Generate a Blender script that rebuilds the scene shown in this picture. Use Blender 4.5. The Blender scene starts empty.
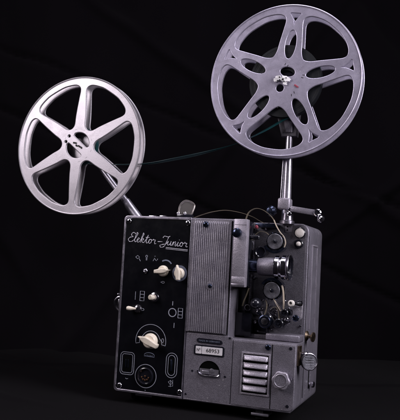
import bpy, bmesh, math, random
from mathutils import Vector, Matrix
random.seed(4)
C = bpy.context.scene.collection
SC = bpy.context.scene
U = 0.36            # metres per case width: everything below is written in case widths
pi = math.pi

# ------------------------------------------------------------------ camera
CP = Vector((1.73909, -3.44888, 0.71763))
YAW, PIT, ROL, FPX = -0.359434, 0.0789793, 0.0564195, 687.07
fwd = Vector((math.sin(YAW)*math.cos(PIT), math.cos(YAW)*math.cos(PIT), math.sin(PIT)))
rgt = Vector((math.cos(YAW), -math.sin(YAW), 0)); upv = rgt.cross(fwd)
cr = rgt*math.cos(ROL)+upv*math.sin(ROL); cu = -rgt*math.sin(ROL)+upv*math.cos(ROL)
cam = bpy.data.cameras.new('camera'); co = bpy.data.objects.new('camera', cam); C.objects.link(co)
m = Matrix((cr, cu, -fwd)).transposed().to_4x4(); m.translation = CP*U
co.matrix_world = m
cam.sensor_fit = 'HORIZONTAL'; cam.sensor_width = 36; cam.lens = FPX/400*36
cam.clip_start = 0.05; cam.clip_end = 100
SC.camera = co

# ------------------------------------------------------------------ world and lamps
w = bpy.data.worlds.new('World'); SC.world = w; w.use_nodes = True
w.node_tree.nodes['Background'].inputs[0].default_value = (0.30, 0.27, 0.40, 1)
w.node_tree.nodes['Background'].inputs[1].default_value = 0.022
def area(name, loc, target, sx, sy, power, col):
    l = bpy.data.lights.new(name, 'AREA'); l.shape = 'RECTANGLE'; l.size = sx; l.size_y = sy
    l.energy = power; l.color = col
    o = bpy.data.objects.new(name, l); C.objects.link(o)
    o.location = Vector(loc)*U
    o.rotation_euler = (Vector(target)-Vector(loc)).to_track_quat('-Z', 'Y').to_euler()
    return o
area('softbox_left', (-2.6, -2.9, 3.0), (0.2, 0, 1.0), 0.6, 0.8, 13.5, (1, .93, .97))
area('softbox_right', (4.2, -1.0, 2.6), (0.7, 0.1, 0.7), 0.6, 0.9, 21, (.96, .93, 1))
area('softbox_top', (0.9, -0.7, 4.2), (0.5, 0.2, 0.6), 0.8, 0.5, 7.5, (.94, .91, 1))
SC.view_settings.view_transform = 'Standard'; SC.view_settings.look = 'None'
SC.view_settings.exposure = 0.15; SC.view_settings.gamma = 1
SC.cycles.max_bounces = 8; SC.cycles.transparent_max_bounces = 12

# ------------------------------------------------------------------ materials
def mat(name, col, rough=.5, metal=0., bump=None, var=None, trans=0., ior=1.45, alpha=1., spec=.5, coat=0., sheen=0.):
    """bump = (scale, strength, detail); var = (scale, amount) albedo mottling; rough variation follows var"""
    M = bpy.data.materials.new(name); M.use_nodes = True
    nt = M.node_tree; b = nt.nodes['Principled BSDF']; L = nt.links.new
    b.inputs['Base Color'].default_value = (*col, 1); b.inputs['Roughness'].default_value = rough
    b.inputs['Metallic'].default_value = metal; b.inputs['Transmission Weight'].default_value = trans
    b.inputs['IOR'].default_value = ior; b.inputs['Alpha'].default_value = alpha
    b.inputs['Specular IOR Level'].default_value = spec; b.inputs['Coat Weight'].default_value = coat
    b.inputs['Sheen Weight'].default_value = sheen
    tc = nt.nodes.new('ShaderNodeTexCoord')
    if var:
        n = nt.nodes.new('ShaderNodeTexNoise'); n.inputs['Scale'].default_value = var[0]
        n.inputs['Detail'].default_value = 8; n.inputs['Roughness'].default_value = .65
        L(tc.outputs['Object'], n.inputs['Vector'])
        r = nt.nodes.new('ShaderNodeMapRange'); r.inputs[1].default_value = .3; r.inputs[2].default_value = .7
        r.inputs[3].default_value = 1-var[1]; r.inputs[4].default_value = 1+var[1]
        L(n.outputs['Fac'], r.inputs[0])
        mx = nt.nodes.new('ShaderNodeVectorMath'); mx.operation = 'SCALE'
        mx.inputs[0].default_value = col; L(r.outputs[0], mx.inputs['Scale'])
        L(mx.outputs[0], b.inputs['Base Color'])
        r2 = nt.nodes.new('ShaderNodeMapRange'); r2.inputs[1].default_value = .3; r2.inputs[2].default_value = .7
        r2.inputs[3].default_value = max(.03, rough-.12*var[1]/.15*.6); r2.inputs[4].default_value = rough+.1
        L(n.outputs['Fac'], r2.inputs[0]); L(r2.outputs[0], b.inputs['Roughness'])
    if bump:
        n = nt.nodes.new('ShaderNodeTexNoise'); n.inputs['Scale'].default_value = bump[0]
        n.inputs['Detail'].default_value = bump[2]
        L(tc.outputs['Object'], n.inputs['Vector'])
        bp = nt.nodes.new('ShaderNodeBump'); bp.inputs['Strength'].default_value = bump[1]
        bp.inputs['Distance'].default_value = .0006
        L(n.outputs['Fac'], bp.inputs['Height']); L(bp.outputs[0], b.inputs['Normal'])
    return M
def worn(name, col, rough, metal, chip, chipcol, bump, var, speck=(.72, 1.42), grime=.45):
    """paint with small chips and scuffs down to bare metal"""
    M = mat(name, col, rough, metal, bump, var); nt = M.node_tree; L = nt.links.new
    b = nt.nodes['Principled BSDF']; src = b.inputs['Base Color'].links[0].from_socket
    tc = nt.nodes.new('ShaderNodeTexCoord')
    n = nt.nodes.new('ShaderNodeTexNoise'); n.inputs['Scale'].default_value = 210; n.inputs['Detail'].default_value = 3
    n2 = nt.nodes.new('ShaderNodeTexNoise'); n2.inputs['Scale'].default_value = 18; n2.inputs['Detail'].default_value = 2
    L(tc.outputs['Object'], n.inputs['Vector']); L(tc.outputs['Object'], n2.inputs['Vector'])
    a = nt.nodes.new('ShaderNodeMath'); a.operation = 'MULTIPLY'; L(n.outputs['Fac'], a.inputs[0]); L(n2.outputs['Fac'], a.inputs[1])
    r = nt.nodes.new('ShaderNodeMapRange'); r.inputs[1].default_value = chip; r.inputs[2].default_value = chip+.02
    L(a.outputs[0], r.inputs[0])
    mx = nt.nodes.new('ShaderNodeMix'); mx.data_type = 'RGBA'
    L(r.outputs[0], mx.inputs[0]); L(src, mx.inputs[6]); mx.inputs[7].default_value = (*chipcol, 1)
    sp = nt.nodes.new('ShaderNodeTexNoise'); sp.inputs['Scale'].default_value = 1100; sp.inputs['Detail'].default_value = 2
    L(tc.outputs['Object'], sp.inputs['Vector'])
    sr = nt.nodes.new('ShaderNodeMapRange'); sr.inputs[1].default_value = .35; sr.inputs[2].default_value = .68; sr.inputs[3].default_value = speck[0]; sr.inputs[4].default_value = speck[1]
    L(sp.outputs['Fac'], sr.inputs[0])
    sm = nt.nodes.new('ShaderNodeVectorMath'); sm.operation = 'SCALE'; L(mx.outputs[2], sm.inputs[0]); L(sr.outputs[0], sm.inputs['Scale'])
    # rubbed edges: where the bevelled normal departs from the face normal
    bv = nt.nodes.new('ShaderNodeBevel'); bv.samples = 4; bv.inputs['Radius'].default_value = .0013
    ge = nt.nodes.new('ShaderNodeNewGeometry')
    dt = nt.nodes.new('ShaderNodeVectorMath'); dt.operation = 'DOT_PRODUCT'
    L(bv.outputs[0], dt.inputs[0]); L(ge.outputs['Normal'], dt.inputs[1])
    n3 = nt.nodes.new('ShaderNodeTexNoise'); n3.inputs['Scale'].default_value = 70; n3.inputs['Detail'].default_value = 6
    L(tc.outputs['Object'], n3.inputs['Vector'])
    e1 = nt.nodes.new('ShaderNodeMapRange'); e1.inputs[1].default_value = .985; e1.inputs[2].default_value = .90
    L(dt.outputs['Value'], e1.inputs[0])
    e2 = nt.nodes.new('ShaderNodeMapRange'); e2.inputs[1].default_value = .40; e2.inputs[2].default_value = .60
    L(n3.outputs['Fac'], e2.inputs[0])
    e3 = nt.nodes.new('ShaderNodeMath'); e3.operation = 'MULTIPLY'; L(e1.outputs[0], e3.inputs[0]); L(e2.outputs[0], e3.inputs[1])
    # grime: dark smudges
    n4 = nt.nodes.new('ShaderNodeTexNoise'); n4.inputs['Scale'].default_value = 34; n4.inputs['Detail'].default_value = 9; n4.inputs['Roughness'].default_value = .75; n4.inputs['Distortion'].default_value = .6
    L(tc.outputs['Object'], n4.inputs['Vector'])
    g1 = nt.nodes.new('ShaderNodeMapRange'); g1.inputs[1].default_value = .52; g1.inputs[2].default_value = .72; g1.inputs[4].default_value = grime
    L(n4.outputs['Fac'], g1.inputs[0])
    mg = nt.nodes.new('ShaderNodeMix'); mg.data_type = 'RGBA'; L(g1.outputs[0], mg.inputs[0]); L(sm.outputs[0], mg.inputs[6])
    mg.inputs[7].default_value = (col[0]*.45, col[1]*.42, col[2]*.42, 1)
    me_ = nt.nodes.new('ShaderNodeMix'); me_.data_type = 'RGBA'; L(e3.outputs[0], me_.inputs[0]); L(mg.outputs[2], me_.inputs[6])
    me_.inputs[7].default_value = (*chipcol, 1)
    L(me_.outputs[2], b.inputs['Base Color'])
    return M
M = {}
M['paint'] = worn('grey_hammer_paint', (.225, .207, .250), .38, .45, .42, (.45, .42, .46), (520, .55, 3), (30, .10))
M['paint_dark'] = worn('dark_grey_paint', (.135, .125, .148), .42, .3, .43, (.25, .23, .26), (520, .5, 3), (24, .15))
M['paint_light'] = worn('light_grey_paint', (.40, .365, .43), .38, .45, .42, (.55, .52, .55), (480, .5, 3), (30, .10))
M['edge'] = mat('bare_edge_metal', (.42, .39, .46), .32, .9, (300, .2, 3), (60, .18))
M['reel_l'] = worn('silver_reel_paint', (.43, .40, .44), .34, .5, .46, (.62, .6, .64), (1000, .18, 2), (26, .10), (.88, 1.14), .35)
M['reel_r'] = worn('violet_grey_reel', (.43, .395, .505), .33, .5, .40, (.56, .53, .62), (900, .2, 2), (18, .16), (.88, 1.14), .4)
M['black'] = mat('black_enamel', (.004, .004, .006), .22, 0, (60, .05, 3), (40, .08), spec=.3)
M['bake'] = mat('black_bakelite', (.012, .012, .018), .18, 0, None, (60, .3), coat=.3)
M['steelblue'] = mat('blued_steel', (.05, .06, .10), .22, .9, (200, .1, 2), (80, .3))
M['chrome'] = mat('chrome', (.74, .72, .78), .12, 1, (90, .06, 3), (70, .12))
M['chrome_d'] = mat('tarnished_chrome', (.40, .38, .43), .26, 1, (120, .15, 3), (90, .25))
M['satin'] = mat('satin_steel', (.55, .52, .60), .30, .85, (300, .15, 3), (40, .12))
M['disc'] = mat('sprocket_disc_grey', (.15, .145, .17), .40, .6, (500, .3, 2), (90, .3))
M['cream'] = mat('cream_bakelite', (.80, .71, .60), .36, 0, (90, .12, 3), (45, .20), coat=.2)
M['white'] = mat('white_button', (.82, .76, .72), .35, 0, None, (90, .08))
M['print'] = mat('pale_print', (.33, .34, .41), .6, 0, None, (300, .25))
M['print_d'] = mat('grey_blue_print', (.16, .18, .25), .6, 0, None, (300, .3))
M['script'] = mat('silver_script', (.60, .58, .66), .5, .2, None, (200, .15))
M['ink'] = mat('black_ink', (.01, .01, .012), .6)
M['platewhite'] = mat('label_white', (.80, .76, .80), .45, .1, None, (150, .12))
M['brass'] = mat('aged_brass', (.24, .18, .13), .38, 1, (200, .2, 3), (90, .3))
M['copper'] = mat('copper', (.36, .19, .11), .4, 1)
M['rubber'] = mat('rubber', (.015, .015, .016), .7)
M['clear'] = mat('clear_plastic', (.92, .86, .84), .10, 0, (40, .3, 2), None, trans=.93, ior=1.45)
M['glass'] = mat('lens_glass', (.35, .35, .55), .03, 0, None, None, trans=.6, ior=1.5)
M['film'] = mat('teal_film', (.010, .065, .075), .3, 0, None, None, alpha=.6)
M['film_t'] = mat('tan_film_leader', (.24, .20, .15), .35, 0, None, None, alpha=.6)
M['film_c'] = mat('cream_film_edge', (.62, .52, .42), .3, 0, None, None, alpha=.85)
M['film_side'] = mat('film_roll_side', (.012, .013, .016), .5, 0, None, None, alpha=.9, spec=.3)
M['hole'] = mat('dark_hole', (.003, .003, .003), .9, spec=.05)
M['grey_print'] = mat('dial_grey', (.10, .11, .16), .45)
M['paper'] = mat('white_paper', (.85, .82, .84), .8, 0, (150, .3, 2), (80, .08))
M['red'] = mat('red_tape', (.30, .05, .08), .6)
def cloth_mat():
    X = mat('black_cloth', (.0026, .0019, .0030), .95, 0, None, None, spec=.07, sheen=.012)
    nt = X.node_tree; L = nt.links.new; b = nt.nodes['Principled BSDF']
    tc = nt.nodes.new('ShaderNodeTexCoord')
    wv = nt.nodes.new('ShaderNodeTexWave'); wv.inputs['Scale'].default_value = 260; wv.inputs['Distortion'].default_value = 3
    n = nt.nodes.new('ShaderNodeTexNoise'); n.inputs['Scale'].default_value = 600; n.inputs['Detail'].default_value = 4
    L(tc.outputs['Object'], n.inputs['Vector']); L(tc.outputs['Object'], wv.inputs['Vector'])
    a = nt.nodes.new('ShaderNodeMath'); a.operation = 'ADD'; L(n.outputs['Fac'], a.inputs[0]); L(wv.outputs['Fac'], a.inputs[1])
    bp = nt.nodes.new('ShaderNodeBump'); bp.inputs['Strength'].default_value = .6; bp.inputs['Distance'].default_value = .0006
    L(a.outputs[0], bp.inputs['Height']); L(bp.outputs[0], b.inputs['Normal'])
    return X
M['cloth'] = cloth_mat()

# ------------------------------------------------------------------ helpers
def P(px, py, y):
    """point on the upright plane y that the photograph shows at (px, py)"""
    d = fwd+(px-200)/FPX*cr-(py-210)/FPX*cu
    return CP+d*((y-CP.y)/d.y)
def PX(px, py, x):
    d = fwd+(px-200)/FPX*cr-(py-210)/FPX*cu
    return CP+d*((x-CP.x)/d.x)
def link(name, me, material, parent=None, smooth=35):
    o = bpy.data.objects.new(name, me); C.objects.link(o)
    if material: me.materials.append(M[material])
    for p in me.polygons: p.use_smooth = True
    me.set_sharp_from_angle(angle=math.radians(smooth))
    if parent:
        o.parent = parent
        o.matrix_parent_inverse = Matrix.Identity(4)
        r = parent
        off = Vector()
        while r: off += r.location; r = r.parent
        me.transform(Matrix.Translation(-off))
    return o
def tag(o, label, cat=None, group=None, kind=None):
    if label: o['label'] = label
    if cat: o['category'] = cat
    if group: o['group'] = group
    if kind: o['kind'] = kind
    return o
def empty(name, loc):
    o = bpy.data.objects.new(name, None); C.objects.link(o); o.location = Vector(loc)*U; o.empty_display_size = .02
    return o
class MB:
    def __init__(s): s.bm = bmesh.new()
    def box(s, x0, x1, y0, y1, z0, z1, bev=0., seg=2, mx=None):
        b = bmesh.new()
        bmesh.ops.create_cube(b, size=1)
        bmesh.ops.scale(b, vec=(x1-x0, y1-y0, z1-z0), verts=b.verts)
        bmesh.ops.translate(b, vec=((x0+x1)/2, (y0+y1)/2, (z0+z1)/2), verts=b.verts)
        if bev: bmesh.ops.bevel(b, geom=b.edges[:], offset=bev, segments=seg, profile=.5, affect='EDGES')
        s.merge(b, mx); return s
    def merge(s, b, mx=None):
        me = bpy.data.meshes.new('t'); b.to_mesh(me); b.free()
        if mx is not None: me.transform(mx)
        s.bm.from_mesh(me); bpy.data.meshes.remove(me)
    def lathe(s, prof, origin, axis, seg=40, a0=0., a1=2*pi, closed=False):
        """prof = [(distance along axis, radius)]"""
        ax = Vector(axis).normalized(); o = Vector(origin)
        q = ax.to_track_quat('Z', 'Y'); full = abs(a1-a0-2*pi) < 1e-6
        n = seg if full else seg+1
        rings = []
        for (d, r) in prof:
            if r < 1e-6: rings.append([s.bm.verts.new(o+ax*d)]); continue
            rings.append([s.bm.verts.new(o+ax*d+q@Vector((r*math.cos(a0+(a1-a0)*i/seg), r*math.sin(a0+(a1-a0)*i/seg), 0))) for i in range(n)])
        for A, B in zip(rings, rings[1:]):
            for i in range(seg):
                j = (i+1) % n
                vs = []
                for v in ((A[i] if len(A) > 1 else A[0]), (A[j] if len(A) > 1 else A[0]), (B[j] if len(B) > 1 else B[0]), (B[i] if len(B) > 1 else B[0])):
                    if v not in vs: vs.append(v)
                if len(vs) > 2:
                    try: s.bm.faces.new(vs)
                    except ValueError: pass
        return s
    def disc(s, c, axis, r, d, bev=None, seg=40, r2=None):
        """capped cylinder from c along axis, bevelled far edge"""
        b = bev if bev is not None else min(r, d)*.15; r2 = r2 or r
        return s.lathe([(0, 0), (0, r), (d-b, r2), (d-b*.3, r2-b*.3), (d, r2-b), (d, 0)], c, axis, seg)
    def tube(s, pts, rad, seg=10, cap=True, flat=1.):
        pts = [Vector(p) for p in pts]; n = len(pts)
        R = rad if isinstance(rad, (list, tuple)) else [rad]*n
        prev = None; rings = []
        for i, p in enumerate(pts):
            t = (pts[min(i+1, n-1)]-pts[max(i-1, 0)]).normalized()
            if prev is None:
                a = Vector((0, 1, 0)) if abs(t.y) < .9 else Vector((1, 0, 0))
            else: a = prev
            a = (a-t*a.dot(t)).normalized(); b = t.cross(a); prev = a
            rings.append([s.bm.verts.new(p+a*math.cos(k*2*pi/seg)*R[i]*flat+b*math.sin(k*2*pi/seg)*R[i]) for k in range(seg)])
        for A, B in zip(rings, rings[1:]):
            for k in range(seg): s.bm.faces.new((A[k], A[(k+1) % seg], B[(k+1) % seg], B[k]))
        if cap:
            s.bm.faces.new(rings[0]); s.bm.faces.new(rings[-1])
        return s
    def ribbon(s, path, y0, y1, th=.0015):
        """strip of film following path (x, z) with its width along y"""
        n = len(path); P2 = [Vector((a, b)) for a, b in path]; L = []
        for i in range(n):
            t = (P2[min(i+1, n-1)]-P2[max(i-1, 0)]).normalized(); nn = Vector((-t.y, t.x))*th
            a, b = P2[i]+nn, P2[i]-nn
            L.append([s.bm.verts.new((a.x, y0, a.y)), s.bm.verts.new((a.x, y1, a.y)), s.bm.verts.new((b.x, y1, b.y)), s.bm.verts.new((b.x, y0, b.y))])
        for A, B in zip(L, L[1:]):
            for k in range(4): s.bm.faces.new((A[k], A[(k+1) % 4], B[(k+1) % 4], B[k]))
        s.bm.faces.new(L[0]); s.bm.faces.new(L[-1])
        return s
    def build(s, name, material, parent=None, smooth=35):
        bmesh.ops.recalc_face_normals(s.bm, faces=s.bm.faces[:])
        bmesh.ops.scale(s.bm, vec=(U, U, U), verts=s.bm.verts)
        me = bpy.data.meshes.new(name); s.bm.to_mesh(me); s.bm.free()
        return link(name, me, material, parent, smooth)
def plate_mesh(splines, th, bev, bres=2):
    """flat plate from outline + holes, x/z outline, front face at y=0, back at y=th"""
    cu_ = bpy.data.curves.new('c', 'CURVE'); cu_.dimensions = '2D'; cu_.fill_mode = 'BOTH'
    for sp in splines:
        q = cu_.splines.new('POLY'); q.points.add(len(sp)-1); q.use_cyclic_u = True
        for i, a in enumerate(sp): q.points[i].co = (a[0], a[1], 0, 1)
    cu_.extrude = max(th/2-bev, 0); cu_.bevel_depth = bev; cu_.bevel_resolution = bres; cu_.offset = -bev
    ob = bpy.data.objects.new('t', cu_); C.objects.link(ob)
    dg = bpy.context.evaluated_depsgraph_get()
    me = bpy.data.meshes.new_from_object(ob.evaluated_get(dg))
    bpy.data.objects.remove(ob); bpy.data.curves.remove(cu_)
    me.transform(Matrix(((1, 0, 0, 0), (0, 0, -1, th/2), (0, 1, 0, 0), (0, 0, 0, 1))))
    me.materials.clear()
    return me
def plate(name, splines, y0, th, bev, material, parent=None, mx=None, bres=2):
    me = plate_mesh(splines, th, bev, bres)
    me.transform(Matrix.Scale(U, 4) @ (mx if mx is not None else Matrix.Translation((0, y0, 0))))
    return link(name, me, material, parent, 30)
def text_mesh(body, size, cx, cz, y, squeeze=1., depth=.0008):
    t = bpy.data.curves.new('t', 'FONT'); t.body = body; t.size = size; t.align_x = 'CENTER'; t.align_y = 'CENTER'; t.extrude = depth
    ob = bpy.data.objects.new('t', t); C.objects.link(ob)
    me = bpy.data.meshes.new_from_object(ob.evaluated_get(bpy.context.evaluated_depsgraph_get()))
    bpy.data.objects.remove(ob); bpy.data.curves.remove(t)
    me.transform(Matrix(((squeeze*U, 0, 0, cx*U), (0, 0, -U, y*U), (0, U, 0, cz*U), (0, 0, 0, 1))))
    me.materials.clear(); return me
def rrect(x0, x1, z0, z1, r, seg=8):
    rs = r if isinstance(r, (list, tuple)) else [r]*4     # br, tr, tl, bl
    out = []
    for (cx, cz, a, q) in ((x1-rs[0], z0+rs[0], -90, rs[0]), (x1-rs[1], z1-rs[1], 0, rs[1]), (x0+rs[2], z1-rs[2], 90, rs[2]), (x0+rs[3], z0+rs[3], 180, rs[3])):
        if q < 1e-5: out.append((cx, cz)); continue
        for i in range(seg+1):
            t = math.radians(a+90*i/seg); out.append((cx+q*math.cos(t), cz+q*math.sin(t)))
    return out
def circ(cx, cz, r, n=48, rz=None, rot=0):
    rz = rz or r; c, s_ = math.cos(rot), math.sin(rot)
    return [(cx+r*math.cos(t)*c-rz*math.sin(t)*s_, cz+r*math.cos(t)*s_+rz*math.sin(t)*c) for t in [2*pi*i/n for i in range(n)]]
def spline(pts, n=6, closed=False):
    pts = [Vector(p) for p in pts]; N = len(pts); out = []
    for i in range(N if closed else N-1):
        if closed: a, b, c, d = pts[i-1], pts[i], pts[(i+1) % N], pts[(i+2) % N]
        else: a, b, c, d = pts[max(i-1, 0)], pts[i], pts[i+1], pts[min(i+2, N-1)]
        for k in range(n):
            t = k/n
            out.append(.5*((2*b)+(c-a)*t+(2*a-5*b+4*c-d)*t*t+(-a+3*b-3*c+d)*t**3))
    if not closed: out.append(pts[-1])
    return out
def screw(name, c, axis, r, parent, material='chrome', slot_a=.6):
    """slotted pan-head screw"""
    mb = MB(); ax = Vector(axis).normalized(); h = r*.62
    mb.lathe([(-.002, 0), (-.002, r), (h*.45, r*.97), (h*.8, r*.80), (h, r*.55), (h*1.04, 0)], c, axis, 28)
    o = mb.build(name, material, parent)
    q = ax.to_track_quat('Z', 'Y').to_matrix().to_4x4()
    s = MB().box(-r*.72, r*.72, -r*.09, r*.09, 0, r*.06, mx=Matrix.Translation(Vector(c)+ax*(h*1.02)) @ q @ Matrix.Rotation(slot_a, 4, 'Z'))
    # the slot is a dark groove insert; it is a surface mark of the screw head
    s.build('slot', 'hole', o)
    return o
F = Vector((0, -1, 0))

# ------------------------------------------------------------------ setting: black cloth
def cloth(name, fn, nu, nv):
    bm = bmesh.new(); g = [[bm.verts.new(Vector(fn(i/nu, j/nv))*U) for j in range(nv+1)] for i in range(nu+1)]
    for i in range(nu):
        for j in range(nv): bm.faces.new((g[i][j], g[i+1][j], g[i+1][j+1], g[i][j+1]))
    bmesh.ops.recalc_face_normals(bm, faces=bm.faces[:])
    me = bpy.data.meshes.new(name); bm.to_mesh(me); bm.free()
    return link(name, me, 'cloth', None, 180)
ZT = -0.05
DA = Vector((.915, .40)); DN = Vector((-.40, .915))     # along the table's back edge, and away from the camera
def table_fn(u, v):
    a, b = -4.6+9.6*u, -2.9+5.2*v
    q = Vector((.5, .3))+DA*a+DN*b; x, y = q.x, q.y
    z = ZT-.006
    far = min(1, max(0, math.hypot(x-.5, y-.3)-.85)/.5)
    z += far*(.012*math.sin(2.1*x+3.1*y)+.009*math.sin(7*x-2.2*y+1)+.016*math.exp(-((y-1.15-.28*x)/.035)**2)+.014*math.exp(-((y-.2+.55*x)/.03)**2)+.014*math.exp(-((y+.35+.30*x)/.03)**2))
    return x, y, z
tag(cloth('table_cloth', table_fn, 300, 200), 'black cloth spread over the table under the projector', kind='structure')
def back_fn(u, v):
    a, z = -4.6+9.6*u, ZT-.1+4.7*v
    b = 2.4+.10*math.sin(1.7*a+.5*math.sin(1.3*z))+.06*math.sin(4.3*a+1.8*z)+.03*math.sin(9.1*a-3.3*z+2)+.004*math.sin(23*a+5*z)
    for k, (c0, c1, w_) in enumerate(((2.2, 1.6, .10), (3.6, .9, .13), (-.4, -.7, .09), (.6, 2.4, .08), (-1.9, .8, .10), (2.9, 3.0, .07), (1.1, -1.2, .08))):
        b += (.075 if k % 2 else -.075)*math.exp(-((a+c1*(z-1)-c0)/w_)**2)
    b -= .55*max(0, 1-(z-ZT)/.8)**2*min(1, max(0, .4-a))      # on the left the cloth sweeps softly down on to the table
    q = Vector((.5, .3))+DA*a+DN*b
    return q.x, q.y, z
tag(cloth('backdrop', back_fn, 320, 150), 'black cloth backdrop hanging in loose folds behind the projector', kind='structure')

# ================================================================== PROJECTOR
H, D, R0, H1 = .966, .581, .192, .343
XW = .641     # left wall of the mechanism recess
prj = empty('film_projector', (.5, .29, 0))
tag(prj, 'grey vintage film projector with black control panel, open threading mechanism and two reel arms', 'projector')

# case: back shell + L shaped front part
mb = MB()
me = plate_mesh([rrect(0, 1, 0, H, [.035, .045, .02, .02])], D-R0, .006)
me.transform(Matrix.Translation((0, R0, 0))); mb.bm.from_mesh(me)
def L_outline():
    o = rrect(0, 1, 0, H1, [.035, .001, .001, .02])[:9]
    o += [(1, H1), (XW, H1), (XW, H)]
    o += rrect(0, 1, 0, H, [.03, .03, .02, .02])[18:]
    return o
me = plate_mesh([L_outline()], R0+.001, .005); mb.bm.from_mesh(me)
case = mb.build('case', 'paint', prj)
# bright worn edge strip round the control panel
rim = [rrect(-.001, .402, .004, H+.001, [.004, .004, .022, .022]), rrect(.012, .3985, .018, H-.014, [.004, .004, .016, .016])]
plate('panel_rim', rim, -.010, .0095, .003, 'edge', case)
# base seam line along the bottom of the front
MB().box(.41, .985, -.0035, .0, .0045, .011, .001).build('bottom_trim', 'edge', case)
# side handle strip, seam and fittings on the right side
mb = MB()
mb.box(1.0, 1.005, .29, .30, .40, .86, .001); mb.box(1.0, 1.003, .44, .445, .40, .86, .001)
mb.box(1.0, 1.005, .30, .44, .852, .86, .001)
mb.build('side_strip', 'paint_light', case)
mb = MB(); mb.box(.9995, 1.0015, .196, .2, .05, .90); mb.build('shell_seam', 'hole', case)

# ---------------- control panel
cp = plate('control_panel', [rrect(.0125, .398, .0185, H-.0145, [.004, .004, .016, .016])], -.0055, .0055, .0015, 'black', prj)
YP = -.0055
for (x, z, a) in ((.029, .937, .4), (.380, .937, 1.2), (.034, .036, 2.0), (.388, .040, .9)):
    screw('screw', (x, YP, z), F, .0150, cp, 'chrome', a)
# script lettering
T = []
def sh(L, d): return [(a+d, b) for a, b in L]
oo = [(5.3, .3), (5.42, .8), (5.8, 1.0), (6.05, .6), (5.85, .05), (5.5, .05), (5.4, .5), (5.65, .95), (6.0, .85), (6.35, .85)]
rr = [(6.35, .85), (6.5, 1.1), (6.62, .88), (6.98, .9), (6.85, .35), (6.98, .02), (7.3, .12)]
T.append([(1.75, 1.95), (1.3, 2.3), (.8, 2.05), (.78, 1.5), (1.2, 1.2), (.5, 1.02), (.12, .5), (.4, .02), (1.0, 0), (1.5, .4), (2.05, 1.3), (2.3, 2.15), (2.05, 2.3), (1.85, 1.4), (1.75, .4), (1.98, 0), (2.3, .25), (2.72, .65), (2.85, .98), (2.6, 1.02), (2.4, .6), (2.55, .06), (2.9, .05), (3.15, .4), (3.65, 1.4), (3.85, 2.15), (3.65, 2.3), (3.45, 1.2), (3.35, 0)])
T.append([(3.4, .5), (3.7, .98), (3.98, .92), (3.87, .62), (3.5, .5), (3.85, .08), (4.1, .03), (4.4, .4), (4.8, 1.3), (5.0, 2.0), (4.8, .9), (4.76, .15), (5.0, 0), (5.3, .3)]+oo[1:]+rr[1:])
T.append([(4.45, 1.35), (5.4, 1.42)])
T.append([(7.6, .62), (8.75, .72)])
T.append([(8.75, 1.65), (8.95, 2.05), (9.4, 2.1), (9.9, 2.0), (10.45, 2.2)])
T.append([(10.15, 2.1), (9.9, 1.1), (9.55, -.1), (9.05, -.62), (8.45, -.6), (8.35, -.25), (8.9, .02), (9.9, .35), (10.2, .98), (10.15, .3), (10.35, 0), (10.7, .3), (10.92, .98), (10.85, .2), (11.05, 0), (11.3, .3), (11.52, .98), (11.46, 0)])
T.append([(11.5, .5), (11.85, .98), (12.07, .82), (12.0, .1), (12.2, 0), (12.42, .3), (12.67, .98), (12.6, .12), (12.8, 0), (13.1, .3)]+sh(oo[1:], 7.8)+sh(rr[1:], 7.8))
T.append([(12.82, 1.5), (12.86, 1.58)])
mb = MB(); sx = .0238
def tp(a, b): # panel coordinates of a lettering point
    return Vector((.026+a*sx+b*.003, YP-.0002, (.8245-.0012*a)+b*.0222))
for L in T:
    q = spline([(a, b, 0) for a, b in L], 6)
    n = len(q)
    mb.tube([tp(v.x, v.y) for v in q], [.0017+.0006*math.sin(i*.9) for i in range(n)], 6, flat=.45)
for dz, r in ((-.62, .0018), (-.92, .0012)):
    mb.tube([tp(9.9, dz), tp(12.5, dz-.03), tp(15.3, dz-.05)], r, 6, flat=.45)
mb.build('lettering', 'script', cp)
tag(bpy.data.objects['lettering'], 'silver script lettering reading Elektor-Junior')
# markings (outline symbols)
def line(mb, pts, r=.0018, closed=False):
    pts = [Vector((a, YP-.0002, b)) for a, b in pts]
    if closed: pts.append(pts[0].copy())
    mb.tube(pts, r*.85, 6, flat=.4)
def arc(cx, cz, r, a0, a1, n=24, rz=None):
    rz = rz or r
    return [(cx+r*math.cos(math.radians(a0+(a1-a0)*i/n)), cz+rz*math.sin(math.radians(a0+(a1-a0)*i/n))) for i in range(n+1)]
def mark(name, material, pts, r=.0018, closed=False):
    mb = MB(); line(mb, pts, r, closed); return mb.build(name, material, cp)
K1, K2, KB = (.253, .671), (.349, .664), (.203, .290)
# big knob scale: crescent
a0, a1 = -12, 192
mark('panel_marking', 'print', arc(KB[0], KB[1], .089, a0, a1, 40)+arc(KB[0], KB[1], .066, a1, 172, 3)+arc(KB[0], KB[1], .054, 150, 20, 24)+arc(KB[0], KB[1], .066, 0, a0, 3), .0019, True)
mark('panel_marking', 'print', arc(KB[0]+.070, KB[1]+.008, .006, 0, 360, 14, .011), .0016)
# frames round the sockets
mark('panel_marking', 'print', rrect(.030, .113, .098, .218, .02), .002, True); mark('panel_marking', 'print', rrect(.040, .103, .108, .208, .013), .0018, True)
mark('panel_marking', 'print', rrect(.301, .365, .108, .238, .031), .002, True); mark('panel_marking', 'print', rrect(.313, .353, .120, .226, .02), .002, True)
mark('panel_marking', 'print', arc(.186, .101, .062, 0, 360, 48), .0022)
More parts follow.
